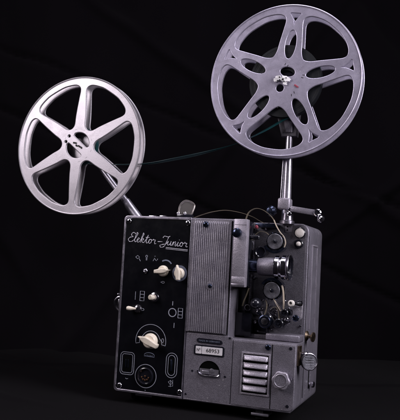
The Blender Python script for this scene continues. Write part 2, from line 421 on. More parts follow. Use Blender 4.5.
# ring + ladder, ladder by push knob
mark('panel_marking', 'print', arc(.320, .452, .0215, 0, 360, 36), .0032)
for lx, lz in ((.366, .452), (.136, .528)):
    mark('panel_marking', 'print', [(lx-.0125, lz-.026), (lx+.0125, lz-.026), (lx+.0125, lz+.026), (lx-.0125, lz+.026)], .0022, True)
    mark('panel_marking', 'print', [(lx-.0125, lz-.009), (lx+.0125, lz-.009)], .0018); mark('panel_marking', 'print', [(lx-.0125, lz+.009), (lx+.0125, lz+.009)], .0018)
mark('panel_marking', 'print', [(.095, .505), (.095, .55)], .0018)
mark('panel_marking', 'print', [(.319, .490), (.319, .512)], .0028); mark('panel_marking', 'print', [(.334, .372), (.334, .398)], .0024)
# small pictograms
mark('panel_marking', 'print', [(.082, .739), (.094, .748), (.106, .739), (.094, .729)], .0019, True); mark('panel_marking', 'print', [(.104, .731), (.112, .717)], .0022)
mark('panel_marking', 'print', arc(.148, .746, .0055, -60, 240, 12), .0019); mark('panel_marking', 'print', [(.146, .740), (.146, .724), (.151, .724), (.151, .740)], .0017)
mark('panel_marking', 'print', [(.196, .748), (.201, .749)], .0018); mark('panel_marking', 'print', [(.188, .722), (.197, .738), (.201, .730), (.209, .724)], .0018); mark('panel_marking', 'print', [(.213, .728), (.215, .736)], .0018)
mark('panel_marking', 'print', arc(.255, .610, .0085, 0, 360, 14, .005), .0017)
mark('panel_marking', 'print', [(.240, .610), (.246, .610)], .0015)
mark('panel_marking', 'print', arc(.142, .455, .010, 0, 360, 16, .006), .0017)
mark('panel_marking', 'print', [(.066, .078), (.074, .074), (.082, .077)], .0018)
mark('panel_marking', 'print', [(.320, .085), (.333, .095), (.345, .082), (.333, .07)], .0016, True); mark('panel_marking', 'print', [(.333, .095), (.333, .06)], .0016); mark('panel_marking', 'print', [(.322, .062), (.347, .066), (.345, .098)], .0015)
mark('panel_marking', 'print', [(.186, .026), (.191, .026)], .002)
mark('panel_marking', 'print', [(.315, .648), (.318, .636), (.325, .628)], .0016)
mark('scale_mark', 'print_d', arc(K1[0]+.012, K1[1]+.022, .037, 30, 125, 18), .0048)
mark('scale_mark', 'print_d', arc(KB[0]-.003, .213, .030, 20, 160, 10, .014)+[(.170, .208), (.230, .206)], .0022, True)
for i in range(5): mark('scale_mark', 'print_d', [(.180+i*.009, .209), (.182+i*.009, .216)], .0016)
# grey dial disc behind the second knob
plate('dial_disc', [circ(*K2, .043), circ(*K2, .030)], YP-.0022, .002, .0004, 'grey_print', cp)

def pointer_knob(c, r, ln, wd, ang, back=.6, h=.03):
    """round cream knob with a raised grip bar ending in a pointer"""
    root = MB().lathe([(0, 0), (0, r*1.05), (.008, r*1.05), (.012, r), (h*.6, r*.93), (h*.75, r*.8), (h*.78, 0)], (c[0], YP, c[1]), F, 40)
    k = root.build('pointer_knob', 'cream', prj)
    o = [(ln, 0), (ln*.78, wd*.35), (ln*.45, wd*.9), (0, wd*1.05), (-ln*back*.8, wd*.8), (-ln*back, wd*.62), (-ln*back*1.02, -wd*.62), (-ln*back*.8, -wd*.8), (0, -wd*1.05), (ln*.45, -wd*.9), (ln*.78, -wd*.35)]
    q = [(v.x, v.y) for v in spline([(a, b, 0) for a, b in o], 4, True)]
    mx = Matrix.Translation((c[0], YP-h*1.35, c[1])) @ Matrix.Rotation(-ang, 4, 'Y')
    plate('grip_bar', [q], 0, h*.85, .0045, 'cream', k, mx=mx)
    return k
tag(pointer_knob(K1, .029, .050, .0125, math.radians(8), .8), 'cream pointer knob turned nearly horizontal, below a thick arc mark')
tag(pointer_knob(K2, .028, .045, .0125, math.radians(97), .8), 'cream pointer knob turned upright on a grey dial disc')
tag(pointer_knob(KB, .040, .062, .0165, math.radians(158), .95, .036), 'large cream pointer knob in the middle of the crescent scale')
# jack
mb = MB().lathe([(0, 0), (0, .0135), (.006, .0135), (.010, .010), (.0115, .006), (.009, .004), (.009, 0)], (.147, YP, .665), F, 28)
mb.build('jack_socket', 'chrome_d', prj)
# push knob: chrome collar + cream plunger tilted to the left
k = MB().lathe([(0, 0), (0, .028), (.006, .028), (.012, .025), (.016, .017), (.012, .014), (.012, 0)], (.212, YP, .526), F, 36).build('push_switch', 'chrome', prj)
MB().lathe([(0, 0), (0, .011), (.022, .014), (.030, .0145), (.034, .012), (.036, 0)], (.210, YP-.010, .526), (-.25, -1, .02), 28).build('plunger', 'cream', k)
# toggle switch pointing left
k = MB().lathe([(0, 0), (0, .0235), (.006, .0235), (.011, .020), (.016, .019), (.020, .013), (.021, 0)], (.117, YP, .457), F, 32).build('toggle_switch', 'chrome_d', prj)
MB().lathe([(0, 0), (0, .0055), (.012, .0065), (.030, .011), (.043, .0125), (.052, .009), (.055, 0)], (.112, YP-.016, .457), (-1, -.35, .02), 24).build('lever', 'cream', k)
# sockets
k = MB().box(.049, .094, YP-.0008, YP+.004, .118, .198, .0005).build('power_socket', 'hole', prj)
mb = MB(); [mb.box(.062+d, .067+d, YP-.004, YP, .135, .180, .001) for d in (0, .014)]; mb.build('socket_pin', 'steelblue', k)
k = MB().lathe([(0, .046), (.010, .046), (.012, .041), (.004, .037), (.001, .036), (.0008, 0)], (.186, YP, .101), F, 48).build('round_socket', 'bake', prj)
mb = MB()
for a in (200, 235, 270, 305, 340):
    t = math.radians(a); mb.disc((.186+.021*math.cos(t), YP-.001, .101+.021*math.sin(t)), F, .0045, .006)
mb.disc((.186, YP-.001, .101), F, .005, .008)
mb.build('contact_pins', 'copper', k)
mb = MB(); mb.tube([Vector((.166, YP-.009, .137)), Vector((.160, YP-.009, .130)), Vector((.158, YP-.008, .123))], .0035, 8); mb.build('bright_catch', 'chrome', k)
k = MB().box(.320, .346, YP-.0008, YP+.003, .134, .212, .0005).build('fuse_slot', 'hole', prj)
MB().box(.327, .339, YP-.006, YP, .142, .204, .003).build('fuse_clip', 'steelblue', k)

# ---------------- ribbed lamp house cover
x0, x1, z0, z1 = .405, .628, .362, .958
bm_pts = []
n = 18; yb, yf = -.0085, -.0125
pitch = (x1-x0-.026)/n
prof = [(x0, 0), (x0, yb), (x0+.012, yb)]
for i in range(n):
    a = x0+.013+i*pitch
    prof += [(a, yb), (a+pitch*.20, yf), (a+pitch*.70, yf), (a+pitch*.90, yb)]
prof += [(x1-.008, yb), (x1, yb), (x1, 0)]
mb = MB()
rows = []
for z in (z0, z0+.004, z1-.02, z1-.008, z1):
    d = 1 if z0 < z < z1-.015 else 0
    rows.append([mb.bm.verts.new((a, (b if d or b == 0 else min(0, yb)), z)) for a, b in prof])
for A, B in zip(rows, rows[1:]):
    for i in range(len(A)-1): mb.bm.faces.new((A[i], A[i+1], B[i+1], B[i]))
mb.bm.faces.new(rows[0]); mb.bm.faces.new(rows[-1])
rc = mb.build('ribbed_cover', 'paint', prj, 20)
screw('screw', (.486, -.012, .932), F, .0165, rc, 'steelblue', .5)
k = MB().lathe([(0, 0), (0, .021), (.0012, .021), (.0015, .018), (.0015, 0)], (.528, -.0128, .608), F, 32).build('washer', 'paint', rc)
screw('screw', (.528, -.0143, .608), F, .0115, rc, 'steelblue', 2.2)
# groove between the cover and the recess wall
MB().box(.6285, .6335, -.0012, .002, .362, .955).build('groove', 'hole', case)

# ---------------- number panel
npn = plate('number_panel', [rrect(.408, .666, .012, .352, .004), [(.578+.0, .0)][:0] or circ(.545, .168, .0001, 3)][:1]+[
    [(v[0], v[1]) for v in ([(.486, .150)]+arc(.545, .166, .061, 192, -12, 30)[0:0]+arc(.546, .158, .060, 178, 2, 30)+[(.604, .150), (.596, .143), (.496, .143), (.488, .150)])]],
    -.004, .0035, .001, 'paint', prj)
MB().box(.478, .614, -.0006, .0, .135, .23).build('dark_recess', 'hole', npn)
mb = MB(); mb.tube([Vector(v) for v in spline([(.484, -.005, .166), (.487, -.007, .152), (.500, -.009, .143), (.545, -.010, .141), (.590, -.009, .142), (.603, -.007, .150), (.606, -.005, .164)], 5)], .0042, 8)
mb.build('window_lip', 'chrome', npn)
mb = MB(); mb.box(.492, .598, -.0016, -.0007, .148, .176, 0); mb.box(.505, .545, -.004, -.001, .15, .166, .001); mb.disc((.560, -.001, .168), F, .012, .003); mb.build('inner_part', 'satin', npn)
for x, z in ((.452, .158), (.634, .146), (.422, .034), (.650, .345)):
    MB().lathe([(0, 0), (0, .0062), (.0015, .0055), (.002, 0)], (x, -.004, z), F, 18).build('rivet', 'bake', npn)
# black maker's strip and serial plate
k = plate('maker_strip', [rrect(.468, .611, .3075, .331, .0115)], -.0072, .003, .0008, 'bake', prj, mx=Matrix.Translation((.54, -.0072, .319)) @ Matrix.Rotation(math.radians(1.2), 4, 'Y') @ Matrix.Translation((-.54, 0, -.319)))
link('strip_text', text_mesh('MADE IN GERMANY', .0120, .540, .319, -.0078, 1.1, .0002), 'print_d', k)
k = plate('serial_plate', [rrect(.456, .624, .2435, .2975, .009)], -.0068, .0026, .0007, 'bake', prj)
s1 = plate('white_field', [rrect(.466, .4985, .2510, .2895, .003)], -.0088, .0018, .0004, 'platewhite', k)
s2 = plate('white_field', [rrect(.501, .6145, .2510, .2895, .003)], -.0088, .0018, .0004, 'platewhite', k)
link('serial_number', text_mesh('68953', .027, .562, .2705, -.0092, 1.12, .0002), 'ink', k)
link('number_sign', text_mesh('Nº', .021, .4822, .2705, -.0092, .9, .0002), 'ink', k)

# ---------------- lamp door (lower right)
ld = plate('lamp_door', [rrect(.672, .9975, .012, .336, [.030, .004, .004, .004])], -.005, .0045, .0015, 'paint', prj)
MB().box(.8775, .8815, -.0056, -.0045, .014, .334).build('door_seam', 'hole', ld)
fr = plate('vent_frame', [rrect(.719, .872, .071, .284, .004), rrect(.728, .863, .080, .275, .003)], -.0095, .005, .0012, 'paint_light', prj)
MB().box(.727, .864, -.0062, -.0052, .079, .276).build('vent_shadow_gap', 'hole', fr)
for i in range(5):
    zc = .2690-i*.0382
    mb = MB(); pr = [(-.001, 0), (-.005, -.003), (-.011, -.013), (-.0150, -.023), (-.0135, -.0268), (-.0095, -.0275), (-.0055, -.026)]
    A = []
    for (xx, sc) in ((.731, .15), (.736, .75), (.741, 1), (.850, 1), (.855, .75), (.860, .15)):
        A.append([mb.bm.verts.new((xx, -.0055+(a+.0)*sc, zc+b*(.85+.15*sc)+.001)) for a, b in pr])
    for r1, r2 in zip(A, A[1:]):
        for j in range(len(pr)-1): mb.bm.faces.new((r1[j], r1[j+1], r2[j+1], r2[j]))
    mb.bm.faces.new(A[0]); mb.bm.faces.new(A[-1])
    mb.build('louver', 'paint_light', fr)
screw('door_screw', (.856, -.005, .318), F, .0155, prj, 'steelblue', .3)
for x, z in ((.973, .322), (.968, .036)):
    MB().lathe([(0, 0), (0, .0085), (.002, .0075), (.0025, 0)], (x, -.005, z), F, 18).build('rivet', 'bake', ld)
# lobed door knob
lob = []
for i in range(96):
    t = 2*pi*i/96; lob.append((.045*(1+.06*math.cos(6*t+.6)), t))
kn = plate('door_knob', [[(.936+r*math.cos(t), .163+r*math.sin(t)) for r, t in lob]], -.038, .022, .006, 'paint_light', prj, bres=3)
MB().lathe([(0, .030), (.018, .030)], (.936, -.004, .163), F, 32).build('knob_shaft', 'chrome_d', kn)
MB().lathe([(0, .034), (.003, .034), (.0045, .031), (.002, .029), (.0015, 0)], (.936, -.0375, .163), F, 40).build('knob_cap', 'paint', kn)
MB().box(.984, .990, -.014, -.004, .165, .180, .002).build('catch_pin', 'chrome', ld)

# ---------------- right side latch, disc, knobs
a = PX(299, 358, 1.0)
lt = MB().box(1.0, 1.014, .025, .075, .235, .335, .003).build('side_latch', 'brass', prj)
MB().box(1.008, 1.024, .04, .062, .25, .30, .003).build('latch_tongue', 'chrome', lt)
mb = MB(); cc = Vector((1.052, .06, .258)); ax = Vector((.62, -1, .12))
dk = mb.lathe([(0, 0), (0, .040), (.006, .044), (.016, .044), (.018, .040), (.013, .037), (.011, .03), (.012, 0)], cc, ax, 44).build('round_catch', 'chrome_d', lt)
mb = MB(); A = ax.normalized()
for i in range(5):
    q = cc+A*.0145+Vector((0, 0, -.024+i*.012)); mb.tube([q+Vector((-.018, -.011, 0)), q+Vector((.02, .012, 0))], .0012, 6)
MB().lathe([(.0145, .037), (.0135, 0)], cc, ax, 40).build('catch_face', 'disc', lt)
MB().tube([Vector((1.012, .05, .292)), Vector((1.03, .05, .297)), Vector((1.05, .045, .300))], .009, 10).build('catch_arm', 'chrome', lt)
mb.build('catch_ribs', 'disc', lt)
q = PX(309, 384, 1.0)
k = MB().box(1.0, 1.004, q.y-.035, q.y-.028, q.z-.02, q.z+.10, .001).build('side_slot', 'hole', prj)
MB().lathe([(0, 0), (0, .010), (.010, .010), (.012, .017), (.026, .017), (.030, .012), (.031, 0)], (1.0, q.y, q.z), (1, -.1, 0), 24).build('side_knob', 'chrome', prj)
q = PX(306, 336, 1.0)
MB().lathe([(0, 0), (0, .028), (.006, .028), (.018, .010), (.030, .009), (.040, .026), (.046, .026), (.048, 0)], (.998, q.y, q.z), (1, -.25, -.05), 26).build('wing_knob', 'brass', prj)
# left side buckle
mb = MB(); mb.tube(spline([(0, .02, .510), (-.018, .02, .512), (-.036, .02, .495), (-.040, .02, .475), (-.030, .02, .452), (-.010, .02, .435), (0, .02, .433)], 5), .0075, 8)
mb.box(-.014, 0, .0, .05, .45, .50, .004); mb.disc((-.016, .02, .525), (-1, -.3, 0), .010, .010)
mb.build('side_buckle', 'chrome_d', prj)

# ================================================================== MECHANISM
YM = R0
mp = plate('mechanism_plate', [rrect(.6435, .985, .346, .955, [.004, .035, .004, .004])], YM-.004, .0036, .001, 'paint_dark', prj)
# wall band at the left of the recess and dark gate housing
gh = MB().box(.655, .712, .135, YM-.004, .40, .93, .004).build('gate_housing', 'bake', prj)
MB().box(.6440, .730, .10, YM-.005, .352, .475, .003).build('gate_foot', 'bake', gh)
mb = MB(); mb.box(.714, .724, .11, .134, .72, .90, .002); mb.box(.712, .718, .10, .134, .50, .68, .001); mb.build('gate_rail', 'chrome_d', gh)
mb = MB(); mb.box(.735, .80, .150, YM-.004, .352, .44, .004); mb.box(.650, .80, .135, .150, .43, .438, .001); mb.build('lower_housing', 'bake', prj)
st = MB().box(.815, .9965, .085, YM-.0045, .3445, .380, .008, 3).build('base_step', 'paint', prj)
MB().box(.690, .815, .120, YM-.0045, .3445, .366, .003).build('step_plate', 'paint_dark', st)
# projecting light arm (long box at the top left of the recess)
lb = MB().box(.6475, .7195, -.026, .022, .612, .966, .004).build('lamp_arm_cover', 'paint_light', prj)
MB().box(.6495, .7165, .023, .110, .616, .960, .003).build('gate_body', 'bake', lb)
MB().box(.6475, .7195, -.0278, -.0255, .613, .629, .001).build('bottom_lip', 'edge', lb)
MB().box(.6485, .7185, -.0275, -.0255, .633, .665, .001).build('bottom_band', 'paint_light', lb)
MB().box(.650, .7175, -.0272, -.0258, .936, .9375, 0).build('top_seam', 'paint', lb)
MB().lathe([(0, 0), (0, .022), (.010, .022), (.020, .026), (.030, .024), (.036, .016), (.038, 0)], (.672, -.026, .892), F, 30).build('clamp_screw', 'steelblue', lb)
# top plate, red lamp, black stub and small fittings
a, b = P(256, 221, .10), P(276, 221, .10)
MB().box(a.x, b.x, .09, YM, .935, .955, .003).build('top_guide', 'steelblue', prj)
a = P(257, 227, .10); MB().lathe([(0, 0), (0, .010), (.01, .010), (.014, .006), (.015, 0)], (a.x, .10, a.z), F, 20).build('red_pilot_lamp', 'red', prj)
a = P(250, 237, .05); b = P(259, 237, .05)
MB().lathe([(0, 0), (0, .012), (.05, .012), (.053, .009), (.053, 0)], a, (1, 0, 0), 20).build('focus_stub', 'bake', prj)
a = P(261, 252, .07)
MB().lathe([(-.10, 0), (-.10, .018), (0, .018), (0, .030), (.012, .030), (.014, .026), (.010, .022), (.008, 0)], a, F, 30).build('framing_knob', 'bake', prj)

# ---------------- projection lens (axis to the right)
YL = .085
lc = P(258, 266, YL); X0 = P(252.5, 265, YL).x
def LX(px): return P(px, 266, YL).x-X0
ZL = lc.z
le = MB().lathe([(LX(259), 0), (LX(259), .046), (LX(260), .049), (LX(274), .051), (LX(276), .051), (LX(276), 0)], (X0, YL, ZL), (1, 0, 0), 56).build('lens_barrel', 'paint', prj)
mb = MB().lathe([(-.02, 0), (-.02, .036), (LX(258), .036), (LX(259), .040), (LX(259.5), .040)], (X0, YL, ZL), (1, 0, 0), 48)
mb.build('rear_collar', 'steelblue', le)
mb = MB().lathe([(LX(275.5), .04), (LX(275.5), .057), (LX(276.2), .060), (LX(280), .060), (LX(280.6), .057), (LX(281), .052), (LX(282), .052), (LX(282.4), .060), (LX(283.2), .064), (LX(287), .064), (LX(287.4), .060), (LX(288), .058)], (X0, YL, ZL), (1, 0, 0), 64)
mb.build('focus_ring', 'chrome', le)
mb = MB().lathe([(LX(287.5), .055), (LX(287.5), .062), (LX(289.0), .070), (LX(290.2), .072), (LX(290.8), .069), (LX(290.3), .065)], (X0, YL, ZL), (1, 0, 0), 64)
mb.build('front_rim', 'chrome_d', le)
MB().lathe([(LX(290.3), .065), (LX(288.2), .060), (LX(285), .050)], (X0, YL, ZL), (1, 0, 0), 48).build('inner_hood', 'bake', le)
MB().lathe([(LX(285), .051), (LX(286), .034), (LX(286.6), .016), (LX(286.8), 0)], (X0, YL, ZL), (1, 0, 0), 48).build('glass', 'black', le)

# ---------------- sprockets
def sprocket(px, py, r, shoe=None):
    y = .065; c = P(px, py, y)
    root = MB().lathe([(-.1, 0), (-.1, r*.7), (-.05, r*.7), (-.05, r*1.12), (-.03, r*1.12), (-.03, r*.86), (-.018, r*.86), (-.018, r*1.12), (-.004, r*1.12)], (c.x, y, c.z), F, 48)
    # teeth
    for i in range(16):
        t = 2*pi*i/16
        root.box(-.0025, .0025, -.004, .0, 0, .0045, .001, 1, Matrix.Translation((c.x, y+.012, c.z)) @ Matrix.Rotation(t, 4, 'Y') @ Matrix.Translation((0, 0, r*1.1)))
    k = root.build('sprocket', 'steelblue', prj)
    MB().lathe([(-.004, 0), (-.004, r), (.004, r), (.006, r-.003), (.0035, r*.45), (.0035, 0)], (c.x, y, c.z), F, 48).build('face_disc', 'disc', k)
    MB().lathe([(0, 0), (0, r*.24), (.006, r*.22), (.009, r*.12), (.009, 0)], (c.x, y-.003, c.z), F, 24).build('axle_nut', 'bake', k)
    if shoe:
        mb = MB(); a0, a1 = shoe
        for (ra, rb, ya, yb_) in ((r*1.2, r*1.52, y-.006, y+.05),):
            rows = []
            for i in range(17):
                t = math.radians(a0+(a1-a0)*i/16)
                rows.append([mb.bm.verts.new((c.x+q*math.cos(t), yy, c.z+q*math.sin(t))) for q, yy in ((ra, ya), (rb, ya), (rb, yb_), (ra, yb_))])
            for A, B in zip(rows, rows[1:]):
                for j in range(4): mb.bm.faces.new((A[j], A[(j+1) % 4], B[(j+1) % 4], B[j]))
            mb.bm.faces.new(rows[0]); mb.bm.faces.new(rows[-1])
        mb.build('film_shoe', 'steelblue', k)
    return k
tag(sprocket(275, 241.5, .0415, (205, 330)), 'upper sprocket above the lens')
tag(sprocket(271.8, 290.5, .0435, (30, 150)), 'lower sprocket under the lens')

# ---------------- rollers under the lower sprocket
def roller(name, px, py, r, y, mt, ring=None, dome=False, back=None):
    c = P(px, py, y); bk = (YM-y) if back is None else back
    mb = MB()
    if dome: mb.lathe([(-bk, 0), (-bk, r*.45), (-r*1.5, r*.45), (-r*1.5, r*.8), (-r*.6, r), (0, r*.96), (r*.45, r*.75), (r*.75, r*.4), (r*.85, 0)], c, F, 36)
    else: mb.lathe([(-bk, 0), (-bk, r*.45), (-.045, r*.45), (-.045, r), (-.037, r), (-.034, r*.72), (-.015, r*.72), (-.012, r), (-.003, r), (0, r*.86), (0, r*.5), (-.003, r*.45), (-.003, r*.2), (.003, r*.16), (.003, 0)], c, F, 36)
    k = mb.build(name, mt, prj)
    if ring: MB().lathe([(-.002, r*.88), (.0025, r*.86), (.003, r*.74), (-.001, r*.72)], c, F, 40).build('rim_ring', ring, k)  # the rings on the dark guide rollers are added for glints
    return k
roller('guide_knob', 255.5, 303.5, .030, .06, 'bake', None, True)
roller('guide_roller', 247.5, 307.5, .018, .08, 'bake', 'chrome_d')
roller('guide_roller', 258.5, 313, .014, .09, 'chrome_d', 'chrome')
k = roller('tension_roller', 264.5, 321.5, .034, .045, 'steelblue', 'chrome')
c = P(264.5, 321.5, .045); MB().lathe([(-.002, .0), (-.001, .019), (.004, .018), (.006, .008), (.006, 0)], c, F, 30).build('hub_cap', 'chrome_d', k)
roller('guide_roller', 278, 324, .027, .06, 'bake', 'chrome')
roller('guide_roller', 272.5, 311.5, .018, .09, 'chrome_d', 'chrome')
roller('guide_roller', 284, 313, .021, .07, 'bake', 'chrome_d')
roller('guide_roller', 288.5, 313, .016, .10, 'bake', 'chrome')
roller('guide_roller', 286, 322, .014, .09, 'chrome_d', 'chrome')
# swing arms joining the rollers
mb = MB()
for (a, b, y, r) in (((255.5, 304), (264.5, 321.5), .11, .010), ((272.5, 311.5), (278, 324), .11, .009), ((278, 324), (290, 318), .12, .010), ((247.5, 307.5), (255.5, 304), .12, .009)):
    mb.tube([P(*a, y), P(*b, y)], r, 8)
mb.build('roller_linkage', 'chrome_d', prj)
c = P(268, 331, .11); MB().box(c.x-.008, c.x+.008, .10, .125, H1, c.z+.02, .003).build('support_post', 'bake', prj)
# right hand bracket with roller pair
a, b = P(293, 300, .13), P(302, 321, .13)
br = plate('roller_bracket', [rrect(a.x, b.x, b.z, a.z, .024)], .125, .015, .003, 'paint_light', prj)
c = P(297.5, 303.5, .11); MB().lathe([(-.02, 0), (-.02, .019), (.0, .019), (.012, .014), (.03, .012), (.05, .012), (.052, 0)], c, (-.45, -1, 0), 30).build('roller_shaft', 'chrome', br)
c = P(290.7, 303.3, .055)
k = MB().lathe([(-.014, 0), (-.014, .0165), (0, .0165), (.002, .014), (.0025, .009), (-.002, .008), (-.002, 0)], c, (-.25, -1, .05), 32).build('white_roller', 'white', br)
MB().lathe([(0, 0), (0, .006), (.002, .005), (.002, 0)], c+Vector((0, .001, 0)), (-.25, -1, .05), 20).build('roller_screw', 'ink', br)
c = P(296, 318.2, .12); MB().lathe([(0, 0), (0, .017), (.012, .017), (.016, .012), (.017, 0)], c, F, 28).build('bracket_knob', 'steelblue', br)
for px, py, y, r, mt in ((249, 241, .12, .007, 'chrome'), (250.5, 259, .11, .009, 'chrome_d'), (262, 224.5, .13, .007, 'chrome'), (269, 224, .13, .006, 'chrome_d'),
        (254, 277, .12, .008, 'chrome'), (249, 286, .12, .007, 'chrome_d'), (262, 300, .12, .008, 'chrome'), (270, 317, .08, .007, 'chrome'), (287, 319, .09, .008, 'chrome'),
        (281.5, 319, .08, .006, 'chrome'), (300.5, 326, .185, .006, 'chrome_d'), (285, 301, .15, .007, 'chrome_d'), (258, 331, .13, .006, 'chrome_d'), (249, 316, .12, .008, 'chrome'), (276, 309, .08, .006, 'chrome'), (268, 305.5, .10, .010, 'chrome'), (262, 309, .11, .007, 'chrome_d'), (281.5, 326.5, .07, .007, 'chrome'), (289, 309, .14, .008, 'chrome'), (271, 329, .10, .006, 'chrome_d'), (255, 322, .12, .008, 'chrome_d'), (253, 250, .12, .008, 'chrome'), (266, 229, .16, .006, 'chrome')):
    c = P(px, py, y); MB().lathe([(-max(.0, YM-y), r*.6), (0, r*.6), (0, r), (.004, r*.9), (.006, r*.6), (.006, 0)], c, F, 20).build('glint_pin', mt, prj)  # small bright pins, several added only to give the bay more glints
for nm, a, b, y, r, mt in (('film_finger', (276, 303), (281, 311), .075, .0045, 'chrome'), ('film_finger', (284.5, 286), (284.8, 306), .10, .003, 'chrome_d'),
        ('gate_lever', (252, 241), (252.5, 250), .10, .005, 'chrome_d'), ('gate_lever', (250.5, 262), (251, 274), .10, .004, 'chrome_d'), ('tension_lever', (268, 313), (274, 321), .09, .006, 'chrome_d'), ('tension_lever', (258, 313), (262, 317), .09, .005, 'steelblue')):
    MB().tube([P(*a, y), P((a[0]+b[0])/2+.4, (a[1]+b[1])/2, y), P(*b, y)], r, 10).build(nm, mt, prj)
# white buttons
for px, py, r, r2, lab in ((300, 233, .0255, .030, 'large round white button'), (298.8, 244, .013, .0245, 'small white button in a wide black ring')):
    c = P(px, py, YM-.004)
    k = MB().lathe([(0, 0), (0, r2), (.006, r2), (.009, r2-.004), (.007, r*.98), (.007, 0)], (c.x, YM-.004, c.z), F, 36).build('push_button', 'bake', prj)
    tag(k, lab)
    MB().lathe([(.006, 0), (.006, r), (.014, r*.96), (.019, r*.75), (.021, r*.4), (.0215, 0)], (c.x, YM-.004, c.z), F, 36).build('button_cap', 'white', k)
# small inspection mark plate above the mechanism
a = P(289, 226, YM-.006); MB().box(a.x-.02, a.x+.018, YM-.0065, YM-.0042, a.z-.035, a.z+.012, .001).build('scale_plate', 'paint', mp)
mb = MB(); [mb.disc((a.x-.008, YM-.0064, a.z-.004-i*.018), F, .004, .0015) for i in range(2)]; mb.build('scale_dots', 'hole', mp)

# ================================================================== TOP FITTINGS
# feet
ft = MB().box(P(252, 411, .02).x, P(269, 411, .02).x, .0, .09, -.030, -.018, .002).build('foot', 'edge', prj)
MB().box(.80, .84, .02, .07, ZT, -.030, .004).build('rubber_pad', 'rubber', ft)
MB().box(.80, .84, .02, .07, -.018, .002, 0).build('foot_stem', 'rubber', ft)
for x, y in ((.09, .10), (.09, .48), (.88, .48)):
    k = MB().lathe([(-.004, .03), (.02, .03), (.048, .026), (.05, .022), (.05, 0)], (x, y, .0), (0, 0, -1), 24).build('foot', 'rubber', prj)
MB().box(.115, .215, .03, .10, -.016, -.002, .002).build('bottom_catch', 'chrome_d', prj)
# top edge rails and clear catch
mb = MB(); mb.box(.12, .17, .05, .075, H, H+.010, .003); mb.box(.185, .225, .05, .075, H, H+.012, .003); mb.build('top_rail', 'chrome_d', prj)
c = P(187.5, 207.5, .07)
ct = MB().box(c.x-.052, c.x+.030, .045, .10, H, H+.022, .004).build('top_catch', 'bake', prj)
mb = MB()
for dx in (-.045, -.005): mb.lathe([(0, 0), (0, .009), (.022, .009), (.026, .006), (.027, 0)], (c.x+dx, .06, H+.012), (0, -.5, .8), 18)
mb.build('catch_screws', 'chrome', ct)
o = spline([(-.036, -.04, 0), (-.044, -.018, 0), (-.036, .018, 0), (-.010, .040, 0), (.022, .034, 0), (.044, .016, 0), (.040, -.012, 0), (.024, -.04, 0)], 5, True)
cl = plate('clear_flap', [[(v.x, v.y) for v in o]], 0, .024, .006, 'clear', ct, mx=Matrix.Translation((c.x, .06, c.z)) @ Matrix.Rotation(math.radians(14), 4, 'Z') @ Matrix.Rotation(math.radians(-12), 4, 'X'), bres=4)
oo_ = [Matrix.Rotation(math.radians(14), 4, 'Z') @ Matrix.Rotation(math.radians(-12), 4, 'X') @ Vector((v.x*.98, -.001, v.y*.98)) for v in o]
MB().tube([Vector((c.x, .058, c.z))+v for v in oo_[2:-3]], .0030, 8).build('flap_edge', 'clear', ct)

# ---------------- reel arms
RX, RZ, RR = (-.370, 1.378), (.859, 1.719), .411     # left centre, right centre, radius
RX, RY_ = (-.370, 1.378), (.859, 1.719)
YF, TR = .05, .075
TRL = .056       # front flange plane, distance to rear flange
ya = .165
A = P(141, 220, ya); A.z = H-.02; A = Vector((A.x, ya, A.z)); B = Vector((RX[0], ya, RX[1]))
mid = A.lerp(B, .27)
ar = MB().tube([A, mid, mid+(B-A)*.004], [.0275, .026, .022], 22).tube([mid, B], [.020, .017], 20).build('reel_arm', 'satin', prj)
tag(ar, 'slanting arm that carries the left reel')
MB().lathe([(-.02, 0), (-.02, .034), (.02, .034), (.04, .030), (.04, 0)], (B.x, ya, B.z), F, 30).build('arm_head', 'hole', ar)  # near-black colour paints in the shade behind the reel's hub slots
MB().lathe([(0, .012), (.084, .012), (.088, .009), (.088, 0)], (B.x, ya-.02, B.z), F, 20).build('spindle', 'chrome_d', ar)
A = P(286, 214, ya); B = Vector((RY_[0], ya, RY_[1]))
A = Vector((A.x, ya, H-.004)); top = P(289.5, 136, ya)
ar = MB().tube([A, A.lerp(top, .2), top], [.026, .025, .0185], 26).build('reel_arm', 'satin', prj)
tag(ar, 'upright chrome arm that carries the right reel')
c2 = P(281.5, 206, ya); c3 = P(284.5, 150, ya)
MB().tube([Vector((c2.x, ya-.01, c2.z)), Vector((c3.x, ya-.005, c3.z))], [.011, .007], 12).build('side_rod', 'chrome_d', ar)
t0, t1 = P(276, 108, ya), P(301, 108, ya); b0, b1 = P(282, 137, ya), P(297.5, 137, ya)
plate('arm_head', [[(t0.x, t0.z), (b0.x, b0.z), (b1.x, b1.z), (t1.x, t1.z)]], ya-.02, .045, .006, 'paint_dark', ar)
plate('head_rib', [[(t0.x+.035, t0.z), (b0.x+.025, b0.z+.02), (b1.x-.025, b1.z+.02), (t1.x-.035, t1.z)]], ya-.028, .012, .004, 'paint', ar)
MB().tube([Vector((RY_[0], ya, RY_[1]-.02)), Vector(((t0.x+t1.x)/2, ya, t0.z-.01))], [.03, .045], 16).build('arm_neck', 'paint_dark', ar)
MB().lathe([(0, .012), (.094, .012), (.098, .009), (.098, 0)], (B.x, ya-.01, B.z), F, 20).build('spindle', 'chrome_d', ar)
